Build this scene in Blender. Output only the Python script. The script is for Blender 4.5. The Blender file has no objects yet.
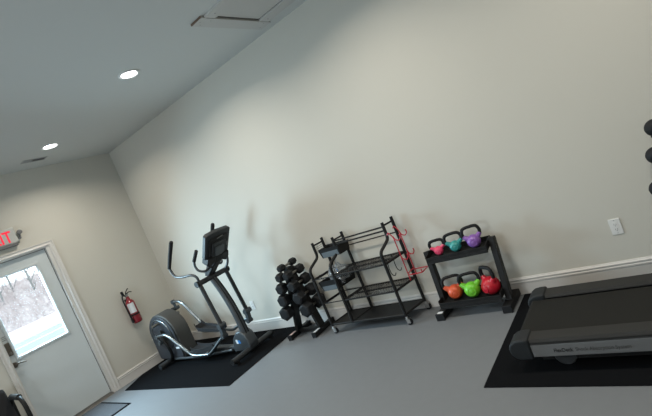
import bpy, bmesh, math, random
from mathutils import Vector, Matrix, Quaternion
random.seed(7)
S = bpy.context.scene
COL = S.collection
PI = math.pi

# ------------------------------------------------------------ camera
CAM = Vector((6.1843, -3.5882, 1.5495))
YAW, PITCH, ROLL = 0.6650, -0.0701, -0.3948
FPX = 440.68
fwd = Vector((-math.sin(YAW)*math.cos(PITCH), math.cos(YAW)*math.cos(PITCH), math.sin(PITCH)))
rt = Vector((math.cos(YAW), math.sin(YAW), 0)); up = rt.cross(fwd)
r2 = rt*math.cos(ROLL) + up*math.sin(ROLL); u2 = -rt*math.sin(ROLL) + up*math.cos(ROLL)
cd = bpy.data.cameras.new('camera'); cam = bpy.data.objects.new('camera', cd); COL.objects.link(cam)
M = Matrix((r2, u2, -fwd)).transposed().to_4x4(); M.translation = CAM
cam.matrix_world = M
cd.sensor_width = 36; cd.lens = FPX/652*36; cd.clip_start = 0.05; cd.clip_end = 300
S.camera = cam

# ------------------------------------------------------------ world, exposure
S.view_settings.view_transform = 'Standard'; S.view_settings.look = 'None'
S.view_settings.exposure = 1.45; S.view_settings.gamma = 1.0; S.view_settings.use_curve_mapping = False
S.cycles.use_denoising = True
S.cycles.max_bounces = 10; S.cycles.diffuse_bounces = 6; S.cycles.sample_clamp_indirect = 6
W = bpy.data.worlds.new('overcast_sky'); S.world = W; W.use_nodes = True
bg = W.node_tree.nodes['Background']
bg.inputs['Color'].default_value = (0.88, 0.95, 1.0, 1); bg.inputs['Strength'].default_value = 1.1
WIN_POWER = 23.0      # daylight entering by the window in the front wall
LAMP_POWER = 6.9     # each recessed ceiling lamp
H = 3.073
RX, RY = 8.6, -6.6    # right wall, front wall

def area(name, loc, direction, sx, sy, power, color, shape='RECTANGLE', portal=False, spread=PI):
    l = bpy.data.lights.new(name, 'AREA'); l.shape = shape; l.size = sx
    if shape == 'RECTANGLE': l.size_y = sy
    l.energy = power; l.color = color; l.spread = spread
    o = bpy.data.objects.new(name, l); COL.objects.link(o); o.location = loc
    o.rotation_euler = Vector(direction).to_track_quat('-Z', 'Y').to_euler()
    if portal: l.cycles.is_portal = True
    return o
area('window_daylight', (3.0, RY+0.12, 1.55), (0, 1, 0), 2.2, 1.25, WIN_POWER, (0.80, 0.92, 1.0))
area('door_window_daylight', (-0.16, -1.77, 1.45), (1, .25, -.55), 0.56, 0.9, 31, (0.62, 0.86, 1.0), spread=math.radians(130))

# ------------------------------------------------------------ materials
def mat(name, col, rough=0.6, metal=0.0, bump=0.0, bscale=200.0, var=0.0, vscale=3.0, spec=0.5, emit=None, es=0, coat=0):
    m = bpy.data.materials.new(name); m.use_nodes = True
    nt = m.node_tree; b = nt.nodes['Principled BSDF']
    b.inputs['Base Color'].default_value = (*col, 1); b.inputs['Roughness'].default_value = rough
    b.inputs['Metallic'].default_value = metal; b.inputs['Specular IOR Level'].default_value = spec
    b.inputs['Coat Weight'].default_value = coat
    tc = nt.nodes.new('ShaderNodeTexCoord')
    if var > 0:
        n = nt.nodes.new('ShaderNodeTexNoise'); n.inputs['Scale'].default_value = vscale; n.inputs['Detail'].default_value = 4
        nt.links.new(tc.outputs['Object'], n.inputs['Vector'])
        mx = nt.nodes.new('ShaderNodeMix'); mx.data_type = 'RGBA'
        mx.inputs[6].default_value = (*[c*(1-var) for c in col], 1); mx.inputs[7].default_value = (*[min(1, c*(1+var)) for c in col], 1)
        nt.links.new(n.outputs['Fac'], mx.inputs[0]); nt.links.new(mx.outputs[2], b.inputs['Base Color'])
    if bump > 0:
        n2 = nt.nodes.new('ShaderNodeTexNoise'); n2.inputs['Scale'].default_value = bscale; n2.inputs['Detail'].default_value = 3
        nt.links.new(tc.outputs['Object'], n2.inputs['Vector'])
        bp = nt.nodes.new('ShaderNodeBump'); bp.inputs['Strength'].default_value = bump; bp.inputs['Distance'].default_value = 0.002
        nt.links.new(n2.outputs['Fac'], bp.inputs['Height']); nt.links.new(bp.outputs['Normal'], b.inputs['Normal'])
    if emit:
        b.inputs['Emission Color'].default_value = (*emit, 1); b.inputs['Emission Strength'].default_value = es
    return m
wall_m = mat('wall_paint', (0.53, 0.515, 0.465), 0.75, bump=0.15, bscale=260, var=0.015, vscale=1.2, spec=0.3)
ceil_m = mat('ceiling_paint', (0.55, 0.56, 0.545), 0.85, bump=0.12, bscale=220, spec=0.2)
trim_m = mat('white_trim_paint', (0.58, 0.565, 0.545), 0.4, spec=0.4)
hatch_m = mat('hatch_white_paint', (0.47, 0.462, 0.445), 0.6, var=0.02, vscale=8)
door_m = mat('door_paint', (0.54, 0.585, 0.60), 0.35, var=0.015, vscale=2)
floor_m = mat('grey_floor', (0.140, 0.150, 0.162), 0.5, bump=0.12, bscale=90, var=0.05, vscale=14, spec=0.45)
mat_m = mat('black_rubber', (0.0065, 0.007, 0.008), 1.0, bump=0.5, bscale=420, var=0.12, vscale=60, spec=0.02)
blk = mat('black_powder_coat', (0.010, 0.010, 0.0105), 0.5, bump=0.1, bscale=500, spec=0.25)
blk_soft = mat('black_foam', (0.015, 0.015, 0.017), 0.8, bump=0.4, bscale=300, spec=0.3)
blk_hex = mat('black_rubber_heads', (0.011, 0.012, 0.014), 0.6, bump=0.25, bscale=150, spec=0.22)
gray_pl = mat('charcoal_plastic', (0.026, 0.029, 0.032), 0.5, bump=0.15, bscale=400, spec=0.3)
ell_g = mat('gunmetal_paint', (0.055, 0.064, 0.072), 0.42, metal=0.25, spec=0.5)
ell_d = mat('dark_disc_plastic', (0.018, 0.021, 0.028), 0.5, var=0.1, vscale=9)
ell_band = mat('grey_housing_plastic', (0.045, 0.045, 0.043), 0.55, bump=0.2, bscale=300)
ell_c = mat('side_cover_plastic', (0.034, 0.038, 0.046), 0.5, bump=0.15, bscale=300, spec=.3)
bright_metal = mat('bright_caster_metal', (0.6, 0.6, 0.6), 0.3, metal=1.0)
chrome = mat('chrome', (0.24, 0.265, 0.28), 0.33, metal=1.0)
steel = mat('brushed_steel', (0.27, 0.26, 0.24), 0.4, metal=1.0, var=0.05, vscale=40)
bronze = mat('aged_bronze', (0.16, 0.14, 0.12), 0.35, metal=0.9)
thresh = mat('dark_threshold', (0.10, 0.09, 0.08), 0.5, metal=0.4)
red_m = mat('red_powder_coat', (0.42, 0.01, 0.025), 0.35)
ext_m = mat('extinguisher_red', (0.22, 0.010, 0.018), 0.3, coat=0.3)
white_pl = mat('white_plastic', (0.66, 0.66, 0.65), 0.4)
slot_m = mat('dark_slot', (0.03, 0.03, 0.03), 0.7)
sign_m = mat('exit_sign_housing', (0.46, 0.47, 0.45), 0.5)
sign_red = mat('exit_letters', (0.45, 0.01, 0.03), 0.5, emit=(1.0, 0.005, 0.045), es=.30)
lamp_m = mat('lamp_diffuser', (0.9, 0.9, 0.9), 0.5, emit=(1.0, 0.99, 0.96), es=6)
lampring_m = mat('lamp_trim_ring', (0.7, 0.72, 0.72), 0.5)
paper = mat('white_paper', (0.62, 0.64, 0.66), 0.7)
rawwood = mat('raw_wood_edge', (0.13, 0.085, 0.06), 0.8, var=0.3, vscale=40)
vent_m = mat('vent_paint', (0.33, 0.34, 0.34), 0.6)
belt_m = mat('treadmill_belt', (0.013, 0.013, 0.012), 0.75, bump=0.4, bscale=500, spec=0.15)
cap_m = mat('treadmill_cap', (0.014, 0.016, 0.018), 0.55, bump=0.15, bscale=350, spec=0.25)
rail_m = mat('treadmill_rail', (0.020, 0.020, 0.0195), 0.6, bump=0.2, bscale=350, spec=0.25)
silver_m = mat('silver_side_panel', (0.13, 0.133, 0.136), 0.5)
ink = mat('dark_lettering', (0.01, 0.01, 0.01), 0.6)
inkp = mat('grey_lettering', (0.045, 0.045, 0.045), 0.6)
blue_m = mat('blue_badge', (0.02, 0.18, 0.50), 0.4)
binlab_m = mat('blue_grey_label', (0.11, 0.135, 0.155), 0.5, var=0.1, vscale=30)
mesh_m = mat('black_wire_mesh', (0.02, 0.02, 0.02), 0.5, metal=0.3)
carpet_m = mat('grey_carpet', (0.085, 0.09, 0.10), 0.95, bump=0.8, bscale=250, var=0.35, vscale=90, spec=0.1)

def glass_mat(name, tint, gloss):
    m = bpy.data.materials.new(name); m.use_nodes = True; nt = m.node_tree; nt.nodes.clear()
    o = nt.nodes.new('ShaderNodeOutputMaterial'); t = nt.nodes.new('ShaderNodeBsdfTransparent'); g = nt.nodes.new('ShaderNodeBsdfGlossy')
    t.inputs[0].default_value = (*tint, 1); g.inputs['Roughness'].default_value = 0.05
    mx = nt.nodes.new('ShaderNodeMixShader'); mx.inputs[0].default_value = gloss
    nt.links.new(t.outputs[0], mx.inputs[1]); nt.links.new(g.outputs[0], mx.inputs[2]); nt.links.new(mx.outputs[0], o.inputs[0])
    return m
glass_m = glass_mat('window_glass', (0.93, 0.98, 1.0), 0.05)
poly_m = glass_mat('clear_plastic', (0.84, 0.88, 0.92), 0.18)
_nt = poly_m.node_tree; _d = _nt.nodes.new('ShaderNodeBsdfDiffuse'); _d.inputs[0].default_value = (.62, .68, .74, 1); _m2 = _nt.nodes.new('ShaderNodeMixShader'); _m2.inputs[0].default_value = .14
_o = [n for n in _nt.nodes if n.type == 'OUTPUT_MATERIAL'][0]; _src = _o.inputs[0].links[0].from_socket
_nt.links.new(_src, _m2.inputs[1]); _nt.links.new(_d.outputs[0], _m2.inputs[2]); _nt.links.new(_m2.outputs[0], _o.inputs[0])

# ------------------------------------------------------------ mesh helpers
def nb(): return bmesh.new()
EACH = {'shelf_bracket', 'pedal_bracket', 'end_cap', 'rubber_foot', 'screw_head', 'hinge', 'axle_cap', 'slot', 'screw', 'white_decal', 'post_cap',
        'bin_rail', 'base_rail', 'console_mount', 'cross_bar', 'mast_ridge', 'mesh_shelf_frame', 'bottom_rail', 'printed_line', }
def islands(bm):
    bm.verts.ensure_lookup_table(); bm.verts.index_update(); seen = set(); out = []
    for v in bm.verts:
        if v.index in seen: continue
        st, isl = [v], set([v.index]); seen.add(v.index)
        while st:
            a = st.pop()
            for e in a.link_edges:
                b = e.other_vert(a)
                if b.index not in seen: seen.add(b.index); isl.add(b.index); st.append(b)
        out.append(isl)
    return out
def link(name, bm, m, parent=None, smooth=False, bevel=0, seg=2, local=False):
    if name in EACH:
        isl = islands(bm)
        if 1 < len(isl) < 40:
            o = None
            for I in isl:
                c = bm.copy(); c.verts.ensure_lookup_table()
                bmesh.ops.delete(c, geom=[v for v in c.verts if v.index not in I], context='VERTS')
                o1 = link1(name, c, m, parent, smooth, bevel, seg, local); o = o or o1
            bm.free(); return o
    return link1(name, bm, m, parent, smooth, bevel, seg, local)
def link1(name, bm, m, parent=None, smooth=False, bevel=0, seg=2, local=False):
    if not local and parent is not None:
        off = parent.get('_o')
        v = Vector(off) if off is not None else Vector((0, 0, 0))
        bmesh.ops.translate(bm, verts=bm.verts, vec=-v)
    bmesh.ops.recalc_face_normals(bm, faces=bm.faces)
    me = bpy.data.meshes.new(name); bm.to_mesh(me); bm.free()
    ms = m if isinstance(m, (list, tuple)) else [m]
    for x in ms: me.materials.append(x)
    if smooth:
        for p in me.polygons: p.use_smooth = True
        me.set_sharp_from_angle(angle=math.radians(40))
    o = bpy.data.objects.new(name, me); COL.objects.link(o)
    if parent is not None:
        o.parent = parent
        if parent.get('_o') is not None: o['_o'] = list(parent['_o'])
    if bevel:
        b = o.modifiers.new('bevel', 'BEVEL'); b.width = bevel; b.segments = seg; b.limit_method = 'ANGLE'
    return o
def thing(name, label, cat, loc=(0, 0, 0), group=None, local=False):
    o = bpy.data.objects.new(name, None); COL.objects.link(o); o.location = loc; o.empty_display_size = 0.1
    o['label'] = label; o['category'] = cat
    if not local: o['_o'] = list(loc)
    if group: o['group'] = group
    return o
def tag(o, label, cat, group=None, kind=None):
    o['label'] = label; o['category'] = cat
    if group: o['group'] = group
    if kind: o['kind'] = kind
    return o
def struct(o): o['kind'] = 'structure'; return o
def base_to(o, loc):
    """give a top-level mesh its origin at loc"""
    o.data.transform(Matrix.Translation(-Vector(loc))); o.location = loc; return o
def box(bm, x0, x1, y0, y1, z0, z1):
    v = [bm.verts.new(p) for p in ((x0,y0,z0),(x1,y0,z0),(x1,y1,z0),(x0,y1,z0),(x0,y0,z1),(x1,y0,z1),(x1,y1,z1),(x0,y1,z1))]
    for f in ((0,3,2,1),(4,5,6,7),(0,1,5,4),(1,2,6,5),(2,3,7,6),(3,0,4,7)): bm.faces.new([v[i] for i in f])
    return v
def beam(bm, a, b, w, h, upv=(0, 0, 1)):
    a, b = Vector(a), Vector(b); d = (b-a).normalized(); s = d.cross(Vector(upv))
    if s.length < 1e-4: s = d.cross(Vector((0, 1, 0)))
    s.normalize(); u = s.cross(d)
    vs = []
    for p in (a, b):
        for i, j in ((-1,-1),(1,-1),(1,1),(-1,1)): vs.append(bm.verts.new(p + s*i*w/2 + u*j*h/2))
    for f in ((0,3,2,1),(4,5,6,7),(0,1,5,4),(1,2,6,5),(2,3,7,6),(3,0,4,7)): bm.faces.new([vs[i] for i in f])
def smoothpath(pts, n=6):
    P = [Vector(p) for p in pts]; out = []
    for i in range(len(P)-1):
        p0 = P[max(i-1, 0)]; p1 = P[i]; p2 = P[i+1]; p3 = P[min(i+2, len(P)-1)]
        for k in range(n):
            t = k/n
            out.append(0.5*((2*p1) + (p2-p0)*t + (2*p0-5*p1+4*p2-p3)*t*t + (3*p1-p0-3*p2+p3)*t**3))
    out.append(P[-1]); return out
def filletpath(pts, r=0.04, n=5):
    P = [Vector(p) for p in pts]; out = [P[0]]
    for i in range(1, len(P)-1):
        a = (P[i-1]-P[i]); b = (P[i+1]-P[i]); rr = min(r, a.length*.49, b.length*.49)
        s = P[i]+a.normalized()*rr; e = P[i]+b.normalized()*rr
        for k in range(n+1):
            t = k/n; out.append((1-t)**2*s + 2*t*(1-t)*P[i] + t*t*e)
    out.append(P[-1]); return out
def tube(bm, pts, r, seg=12, cap=True, rs=None, flat=1.0):
    P = [Vector(p) for p in pts]; n = len(P); rings = []
    t0 = (P[1]-P[0]).normalized(); ref = Vector((0, 0, 1)) if abs(t0.z) < .9 else Vector((1, 0, 0))
    s = t0.cross(ref).normalized()
    for i in range(n):
        t = (P[min(i+1, n-1)]-P[max(i-1, 0)]).normalized()
        s = (s - t*s.dot(t)).normalized(); u = t.cross(s)
        rad = rs[i] if rs else r
        rings.append([bm.verts.new(P[i] + s*math.cos(2*PI*k/seg)*rad + u*math.sin(2*PI*k/seg)*rad*flat) for k in range(seg)])
    for i in range(n-1):
        for k in range(seg):
            bm.faces.new((rings[i][k], rings[i][(k+1)%seg], rings[i+1][(k+1)%seg], rings[i+1][k]))
    if cap: bm.faces.new(rings[0][::-1]); bm.faces.new(rings[-1])
def cyl(bm, a, b, r, seg=20, r2=None): tube(bm, [a, b], r, seg, rs=[r, r if r2 is None else r2])
def lathe(bm, prof, center=(0, 0, 0), axis='z', seg=28, close=True):
    c = Vector(center); rings = []
    for (r, h) in prof:
        ring = []
        for k in range(seg):
            a = 2*PI*k/seg; ca, sa = math.cos(a)*r, math.sin(a)*r
            p = {'z': (ca, sa, h), 'y': (ca, h, sa), 'x': (h, ca, sa)}[axis]
            ring.append(bm.verts.new(c+Vector(p)))
        rings.append(ring)
    for i in range(len(rings)-1):
        for k in range(seg): bm.faces.new((rings[i][k], rings[i][(k+1)%seg], rings[i+1][(k+1)%seg], rings[i+1][k]))
    if close: bm.faces.new(rings[0]); bm.faces.new(rings[-1][::-1])
def prism(bm, poly, fn0, fn1):
    """poly 2D points mapped by fn0 / fn1 to the two ends"""
    a = [bm.verts.new(fn0(*p)) for p in poly]; b = [bm.verts.new(fn1(*p)) for p in poly]
    n = len(poly)
    bm.faces.new(a[::-1]); bm.faces.new(b)
    for i in range(n): bm.faces.new((a[i], a[(i+1)%n], b[(i+1)%n], b[i]))
def text(name, s, size, loc, rot, m, parent, ext=0.0008, bold=0.0, width=None, right=False):
    cu = bpy.data.curves.new(name, 'FONT'); cu.body = s; cu.size = size; cu.extrude = ext; cu.offset = bold
    cu.materials.append(m)
    cu.align_x = 'LEFT'
    tmp = bpy.data.objects.new('lettering_curve', cu); me = bpy.data.meshes.new_from_object(tmp); bpy.data.objects.remove(tmp)
    xs = [v.co.x for v in me.vertices]; sx = width/(max(xs)-min(xs)); me.transform(Matrix.Translation((-min(xs), 0, 0)))
    o = bpy.data.objects.new(name, me); COL.objects.link(o)
    o.parent = parent; off = Vector(parent['_o']) if parent.get('_o') is not None else Vector((0, 0, 0))
    o.matrix_local = Matrix.Translation(Vector(loc)-off) @ rot @ Matrix.Diagonal((sx, 1, 1, 1))
    return o
FACE_Y = Matrix(((1,0,0,0),(0,0,-1,0),(0,1,0,0),(0,0,0,1)))     # text that faces -y
FACE_X = Matrix(((0,0,1,0),(1,0,0,0),(0,1,0,0),(0,0,0,1)))      # text that faces +x

# ------------------------------------------------------------ room shell
T = 0.15
bm = nb(); box(bm, -T, RX+T, RY-T, T, -0.12, 0); struct(link('floor', bm, floor_m))
bm = nb(); box(bm, -T, RX+T, RY-T, T, H, H+0.12)
struct(link('ceiling', bm, ceil_m))
bm = nb(); box(bm, -T, RX+T, 0, T, 0, H); struct(link('wall_back', bm, wall_m))
DY0, DY1, DZ = -2.141, -1.262, 2.075        # door opening
bm = nb()
box(bm, -T, 0, RY, DY0, 0, H); box(bm, -T, 0, DY1, 0, 0, H); box(bm, -T, 0, DY0, DY1, DZ, H)
struct(link('wall_left', bm, wall_m))
bm = nb(); box(bm, RX, RX+T, RY, 0, 0, H); struct(link('wall_right', bm, wall_m))
bm = nb()
box(bm, -T, 1.9, RY-T, RY, 0, H); box(bm, 4.1, RX+T, RY-T, RY, 0, H); box(bm, 1.9, 4.1, RY-T, RY, 0, .92); box(bm, 1.9, 4.1, RY-T, RY, 2.18, H)
struct(link('wall_front', bm, wall_m))
# front window (behind the camera) that lets the daylight in
wf = struct(bpy.data.objects.new('window_1', None)); COL.objects.link(wf)
bm = nb()
for a in ((1.9,1.95,.92,2.18),(4.05,4.1,.92,2.18),(1.95,4.05,.92,.97),(1.95,4.05,2.13,2.18),(2.98,3.02,.97,2.13)): box(bm, a[0], a[1], RY-.11, RY-.05, a[2], a[3])
link('window_frame', bm, trim_m, wf, bevel=.004)
bm = nb(); box(bm, 1.95, 4.05, RY-.083, RY-.078, .97, 2.13); link('pane', bm, glass_m, wf)
bm = nb(); box(bm, 1.84, 4.16, RY-.04, RY+.05, .895, .92); link('window_sill', bm, trim_m, wf, bevel=.004)

# baseboards
prof = [(0,0),(.015,0),(.015,.098),(.0185,.102),(.0185,.112),(.0125,.116),(.0125,.121),(.0165,.125),(.0165,.133),(.010,.138),(.006,.146),(0,.146)]
bm = nb(); prism(bm, prof, lambda d, z: (0, -d, z), lambda d, z: (RX, -d, z)); struct(link('baseboard_back', bm, trim_m))
bm = nb(); prism(bm, prof, lambda d, z: (d, -0.0185, z), lambda d, z: (d, -1.203, z)); struct(link('baseboard_left', bm, trim_m))
bm = nb(); prism(bm, prof, lambda d, z: (d, -2.200, z), lambda d, z: (d, RY, z)); struct(link('baseboard_left_near_chair', bm, trim_m)).name = 'baseboard_left_2'
bm = nb(); prism(bm, prof, lambda d, z: (RX-d, -0.0185, z), lambda d, z: (RX-d, RY, z)); struct(link('baseboard_right', bm, trim_m))
bm = nb(); prism(bm, prof, lambda d, z: (0.0185, RY+d, z), lambda d, z: (RX-.0185, RY+d, z)); struct(link('baseboard_front', bm, trim_m))

# door frame (jamb + casing)
bm = nb()
JT = 0.018; JR = 0.046     # jamb thickness, hinge side wider
box(bm, -T, .002, DY0, DY0+JT, 0, DZ); box(bm, -T, .002, DY1-JR, DY1, 0, DZ); box(bm, -T, .002, DY0+JT, DY1-JR, DZ-JT, DZ)
CW = .060
for s, yo in ((1, DY1-.006), (-1, DY0+.006)):
    pr = [(0,0),(0,.012),(.016,.020),(.03,.015),(.045,.017),(.05,.022),(CW,.022),(CW,0)]
    prism(bm, pr, lambda a, d: (d, yo+s*a, 0), lambda a, d: (d, yo+s*a, DZ-.006+a))
pr = [(0,0),(0,.012),(.016,.020),(.03,.015),(.045,.017),(.05,.022),(CW,.022),(CW,0)]
prism(bm, pr, lambda a, d: (d, DY0+.006-a, DZ-.006+a), lambda a, d: (d, DY1-.006+a, DZ-.006+a))
struct(link('trim_1', bm, trim_m))
bm = nb(); prism(bm, [(-T-.05,0),(.035,0),(.025,.012),(-.02,.022),(-T-.05,.022)], lambda a, z: (a, DY0+JT, z), lambda a, z: (a, DY1-JR, z)); struct(link('trim_2', bm, thresh))

# door slab with its window
dr = struct(bpy.data.objects.new('door_1', None)); COL.objects.link(dr)
XF = -0.045; XB = -0.088
sy0, sy1, sz0, sz1 = DY0+JT+.004, DY1-JR-.006, .028, DZ-JT-.006
ly0, ly1, lz0, lz1 = -2.066, -1.440, .940, 1.928       # lite frame outer
bm = nb()
box(bm, XB, XF, sy0, ly0+.02, sz0, sz1); box(bm, XB, XF, ly1-.02, sy1, sz0, sz1)
box(bm, XB, XF, ly0+.02, ly1-.02, sz0, lz0+.02); box(bm, XB, XF, ly0+.02, ly1-.02, lz1-.02, sz1)
link('door_slab', bm, door_m, dr)
bm = nb()
fr = [(0,0),(.006,.012),(.028,.014),(.038,.002),(.038,-.02),(0,-.004)]
def ring(bm, y0, y1, z0, z1, prof, x):
    cor = [(y0, z0, 1, 1), (y1, z0, -1, 1), (y1, z1, -1, -1), (y0, z1, 1, -1)]
    vs = [[bm.verts.new((x+d, cy+sy*a, cz+sz*a)) for a, d in prof] for cy, cz, sy, sz in cor]
    n = len(prof)
    for i in range(4):
        A, B = vs[i], vs[(i+1)%4]
        for k in range(n): bm.faces.new((A[k], A[(k+1)%n], B[(k+1)%n], B[k]))
ring(bm, ly0, ly1, lz0, lz1, fr, XF)
link('window_frame', bm, door_m, dr)
bm = nb(); box(bm, -.070, -.065, ly0+.03, ly1-.03, lz0+.03, lz1-.03); link('pane', bm, glass_m, dr)
bm = nb(); box(bm, XF-.003, XF-.001, sy1-.0005, sy1+.0062, sz0, sz1); box(bm, XF-.003, XF-.001, sy0, sy1, sz1, sz1+.006); link('weather_seal', bm, slot_m, dr)
bm = nb(); box(bm, XF, XF+.022, -2.116, -2.066, 1.02, 1.175); lk = link('keypad_lock', bm, bronze, dr, bevel=.006)
bm = nb(); cyl(bm, (XF+.022, -2.091, 1.05), (XF+.03, -2.091, 1.05), .014); box(bm, XF+.03, XF+.045, -2.095, -2.087, 1.035, 1.065); link('thumb_turn', bm, steel, lk, smooth=True)
bm = nb(); cyl(bm, (XF, -2.102, .905), (XF+.012, -2.102, .905), .033, 24); cyl(bm, (XF+.012, -2.102, .905), (XF+.05, -2.102, .905), .012)
tube(bm, smoothpath([(XF+.05, -2.105, .905), (XF+.053, -2.07, .913), (XF+.05, -2.03, .903), (XF+.047, -1.997, .895)]), .009, 10)
link('door_handle', bm, bronze, dr, smooth=True)
bm = nb(); box(bm, XF, XF+.0008, -2.115, -2.050, 1.20, 1.265); st = link('notice_sticker', bm, door_m, dr)
bm = nb()
for k in range(3): box(bm, XF+.0008, XF+.0014, -2.11, -2.055, 1.207+k*.02, 1.215+k*.02)
link('printed_line', bm, silver_m, st)
bm = nb()
for z in (.25, 1.03, 1.85): cyl(bm, (XF+.004, sy1+.004, z-.05), (XF+.004, sy1+.004, z+.05), .006, 10)
link('hinge', bm, steel, dr, smooth=True)

# ------------------------------------------------------------ outside
def snow_col(name, col, r=.9): return mat(name, col, r, var=.06, vscale=1.5)
bm = nb(); box(bm, -19, -T, -12, 22, -.40, -.16); struct(link('ground', bm, snow_col('pale_paving', (.33, .37, .42))))
bm = nb(); box(bm, -32, -19, -15, 30, -.40, -.15); o = link('road', bm, snow_col('white_road', (.85, .87, .9))); struct(o)
bm = nb(); box(bm, -18.6, -18.2, -12, 22, -.16, -.02); kc = snow_col('kerb_concrete', (.75, .8, .85)); struct(link('kerb', bm, kc))
bm = nb(); box(bm, -15.4, -15.2, -12, 22, -.16, -.13); struct(link('kerb', bm, kc))
# brushy bank
bm = nb(); nx, ny = 16, 90; g = []
for i in range(nx):
    row = []
    for j in range(ny):
        x = -31-i*.8; y = -6+j*.28
        z = -.3 + 3.7*(1-math.exp(-i*.28)) + (random.uniform(-.2, .2) if i else 0)
        row.append(bm.verts.new((x+random.uniform(-.2, .2), y, z)))
    g.append(row)
for i in range(nx-1):
    for j in range(ny-1): bm.faces.new((g[i][j], g[i+1][j], g[i+1][j+1], g[i][j+1]))
hill_m = mat('dry_brush_hill', (.46, .40, .39), .95, var=.55, vscale=4.5, bump=1, bscale=8)
struct(link('ground_bank', bm, hill_m))
bm = nb()
for k in range(5000):
    i = random.random(); x = -31.2-i*9; y = random.uniform(0, 15); z = -.3+3.3*(1-math.exp(-i*9/.8*.28))
    h = random.uniform(.3, .9); dx, dy = random.uniform(-.8, .8), random.uniform(-.8, .8)
    w = random.uniform(.01, .026)
    a = Vector((x, y, z-.1)); b = Vector((x+dx, y+dy, z+h))
    tube(bm, [a, (a+b)/2+Vector((random.uniform(-.15, .15), random.uniform(-.15, .15), 0)), b], w, 3, rs=[w, w*.8, w*.3])
tag(link('brush_thicket', bm, mat('dry_twigs', (.52, .44, .43), .9, var=.4, vscale=3)), 'dry brown winter brush on the bank beyond the road', 'brush', kind='stuff')
bark = mat('tree_bark', (.22, .22, .21), .9, var=.3, vscale=6)
def tree(x, y, hgt, lean):
    z = -.3+3.3*(1-math.exp(-(-x-31)/.8*.28))-.1
    r = thing('bare_tree', '', 'tree', (x, y, z))
    bm = nb()
    top = Vector((x+lean*.3, y+lean, z+hgt)); pts = [(x, y, z), (x+.05, y+lean*.3, z+hgt*.35), (x, y+lean*.7, z+hgt*.7), top]
    sp = smoothpath(pts, 4); tube(bm, sp, .1, 6, rs=[.075*(1-i/len(sp)*.85) for i in range(len(sp))]); link('trunk', bm, bark, r)
    bm = nb()
    for k in range(34):
        t = random.uniform(.12, .97); p = sp[int(t*(len(sp)-1))]
        a = random.uniform(0, 2*PI); L = random.uniform(.7, 1.9)*(1.25-t)
        q = p+Vector((math.cos(a)*L*.6, math.sin(a)*L*.6, L*.8)); tube(bm, [p, (p+q)/2+Vector((0, 0, -.08)), q], .03, 4, rs=[.025, .016, .007])
        for _ in range(3):
            m_ = p.lerp(q, random.uniform(.4, .9)); e = m_+Vector((random.uniform(-.4, .4), random.uniform(-.4, .4), random.uniform(.2, .6))); tube(bm, [m_, e], .01, 3, rs=[.014, .005])
    link('branches', bm, bark, r)
    return r
tls = ['bare winter tree beyond the road, by the left edge of the door window',
       'thin bare tree beyond the road, second from the left in the door window',
       'bare leaning tree beyond the road, in the middle of the door window',
       'slim bare tree beyond the road, right of the window middle',
       'bare branching tree beyond the road, in the upper right corner of the door window']
for (x, y, h, l), lb in zip([(-33, 4.7, 7, .2), (-34.5, 5.9, 8, -.1), (-33.5, 6.9, 7, .4), (-35, 8.2, 8, .1), (-33.5, 9.1, 7.5, -.3)], tls):
    tree(x, y, h, l)['label'] = lb

# ------------------------------------------------------------ ceiling things
def ceiling_light(x, y, label, power=1.06):
    t = thing('recessed_light', label, 'ceiling light', (x, y, H), 'recessed round ceiling lights')
    bm = nb(); lathe(bm, [(.072, -.001), (.098, -.001), (.096, -.008), (.082, -.012), (.070, -.006)], (x, y, H), close=False); link('trim_ring', bm, lampring_m, t, smooth=True)
    bm = nb(); lathe(bm, [(.0001, -.003), (.071, -.003), (.071, -.006), (.0001, -.008)], (x, y, H), close=False); link('diffuser', bm, lamp_m, t, smooth=True)
    a = area('lamp_glow', (x, y, H-.02), (0, 0, -1), .13, 0, LAMP_POWER*power, (1.0, .92, .79), 'DISK', spread=math.radians(150)); a.parent = t; a.location = (0, 0, -.02)
    return t
ceiling_light(2.72, -1.085, 'round lit recessed ceiling light nearer the ceiling hatch')
ceiling_light(.88, -1.14, 'round lit recessed ceiling light nearer the door wall and vent', .84)
for x, y, l in ((4.56, -1.1, 'recessed ceiling light over the storage cart end of the room'), (6.4, -1.1, 'recessed ceiling light over the treadmill'),
                (.88, -4.4, 'recessed ceiling light of the front row, by the door wall'), (2.72, -4.4, 'recessed ceiling light of the front row, second from the door wall'),
                (4.56, -4.4, 'recessed ceiling light of the front row, second from the right wall'), (6.4, -4.4, 'recessed ceiling light of the front row, nearest the right wall')):
    ceiling_light(x, y, l)
t = thing('ceiling_vent', 'small slotted white air vent in the ceiling above the door', 'vent', (.41, -1.16, H))
bm = nb(); x0, x1, y0, y1 = .345, .465, -1.30, -1.025
box(bm, x0, x0+.018, y0, y1, H-.006, H); box(bm, x1-.018, x1, y0, y1, H-.006, H); box(bm, x0+.018, x1-.018, y0, y0+.018, H-.006, H); box(bm, x0+.018, x1-.018, y1-.018, y1, H-.006, H)
link('frame', bm, vent_m, t, bevel=.002)
bm = nb(); box(bm, x0+.018, x1-.018, y0+.018, y1-.018, H-.0015, H-.0005); link('backing', bm, slot_m, t)
bm = nb()
for k in range(13):
    y = y0+.03+k*.0185; beam(bm, (x0+.018, y, H-.005), (x1-.018, y, H-.005), .011, .0012, (0, .8 if k < 5 else -.5, 1))
link('louvers', bm, vent_m, t)

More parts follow.
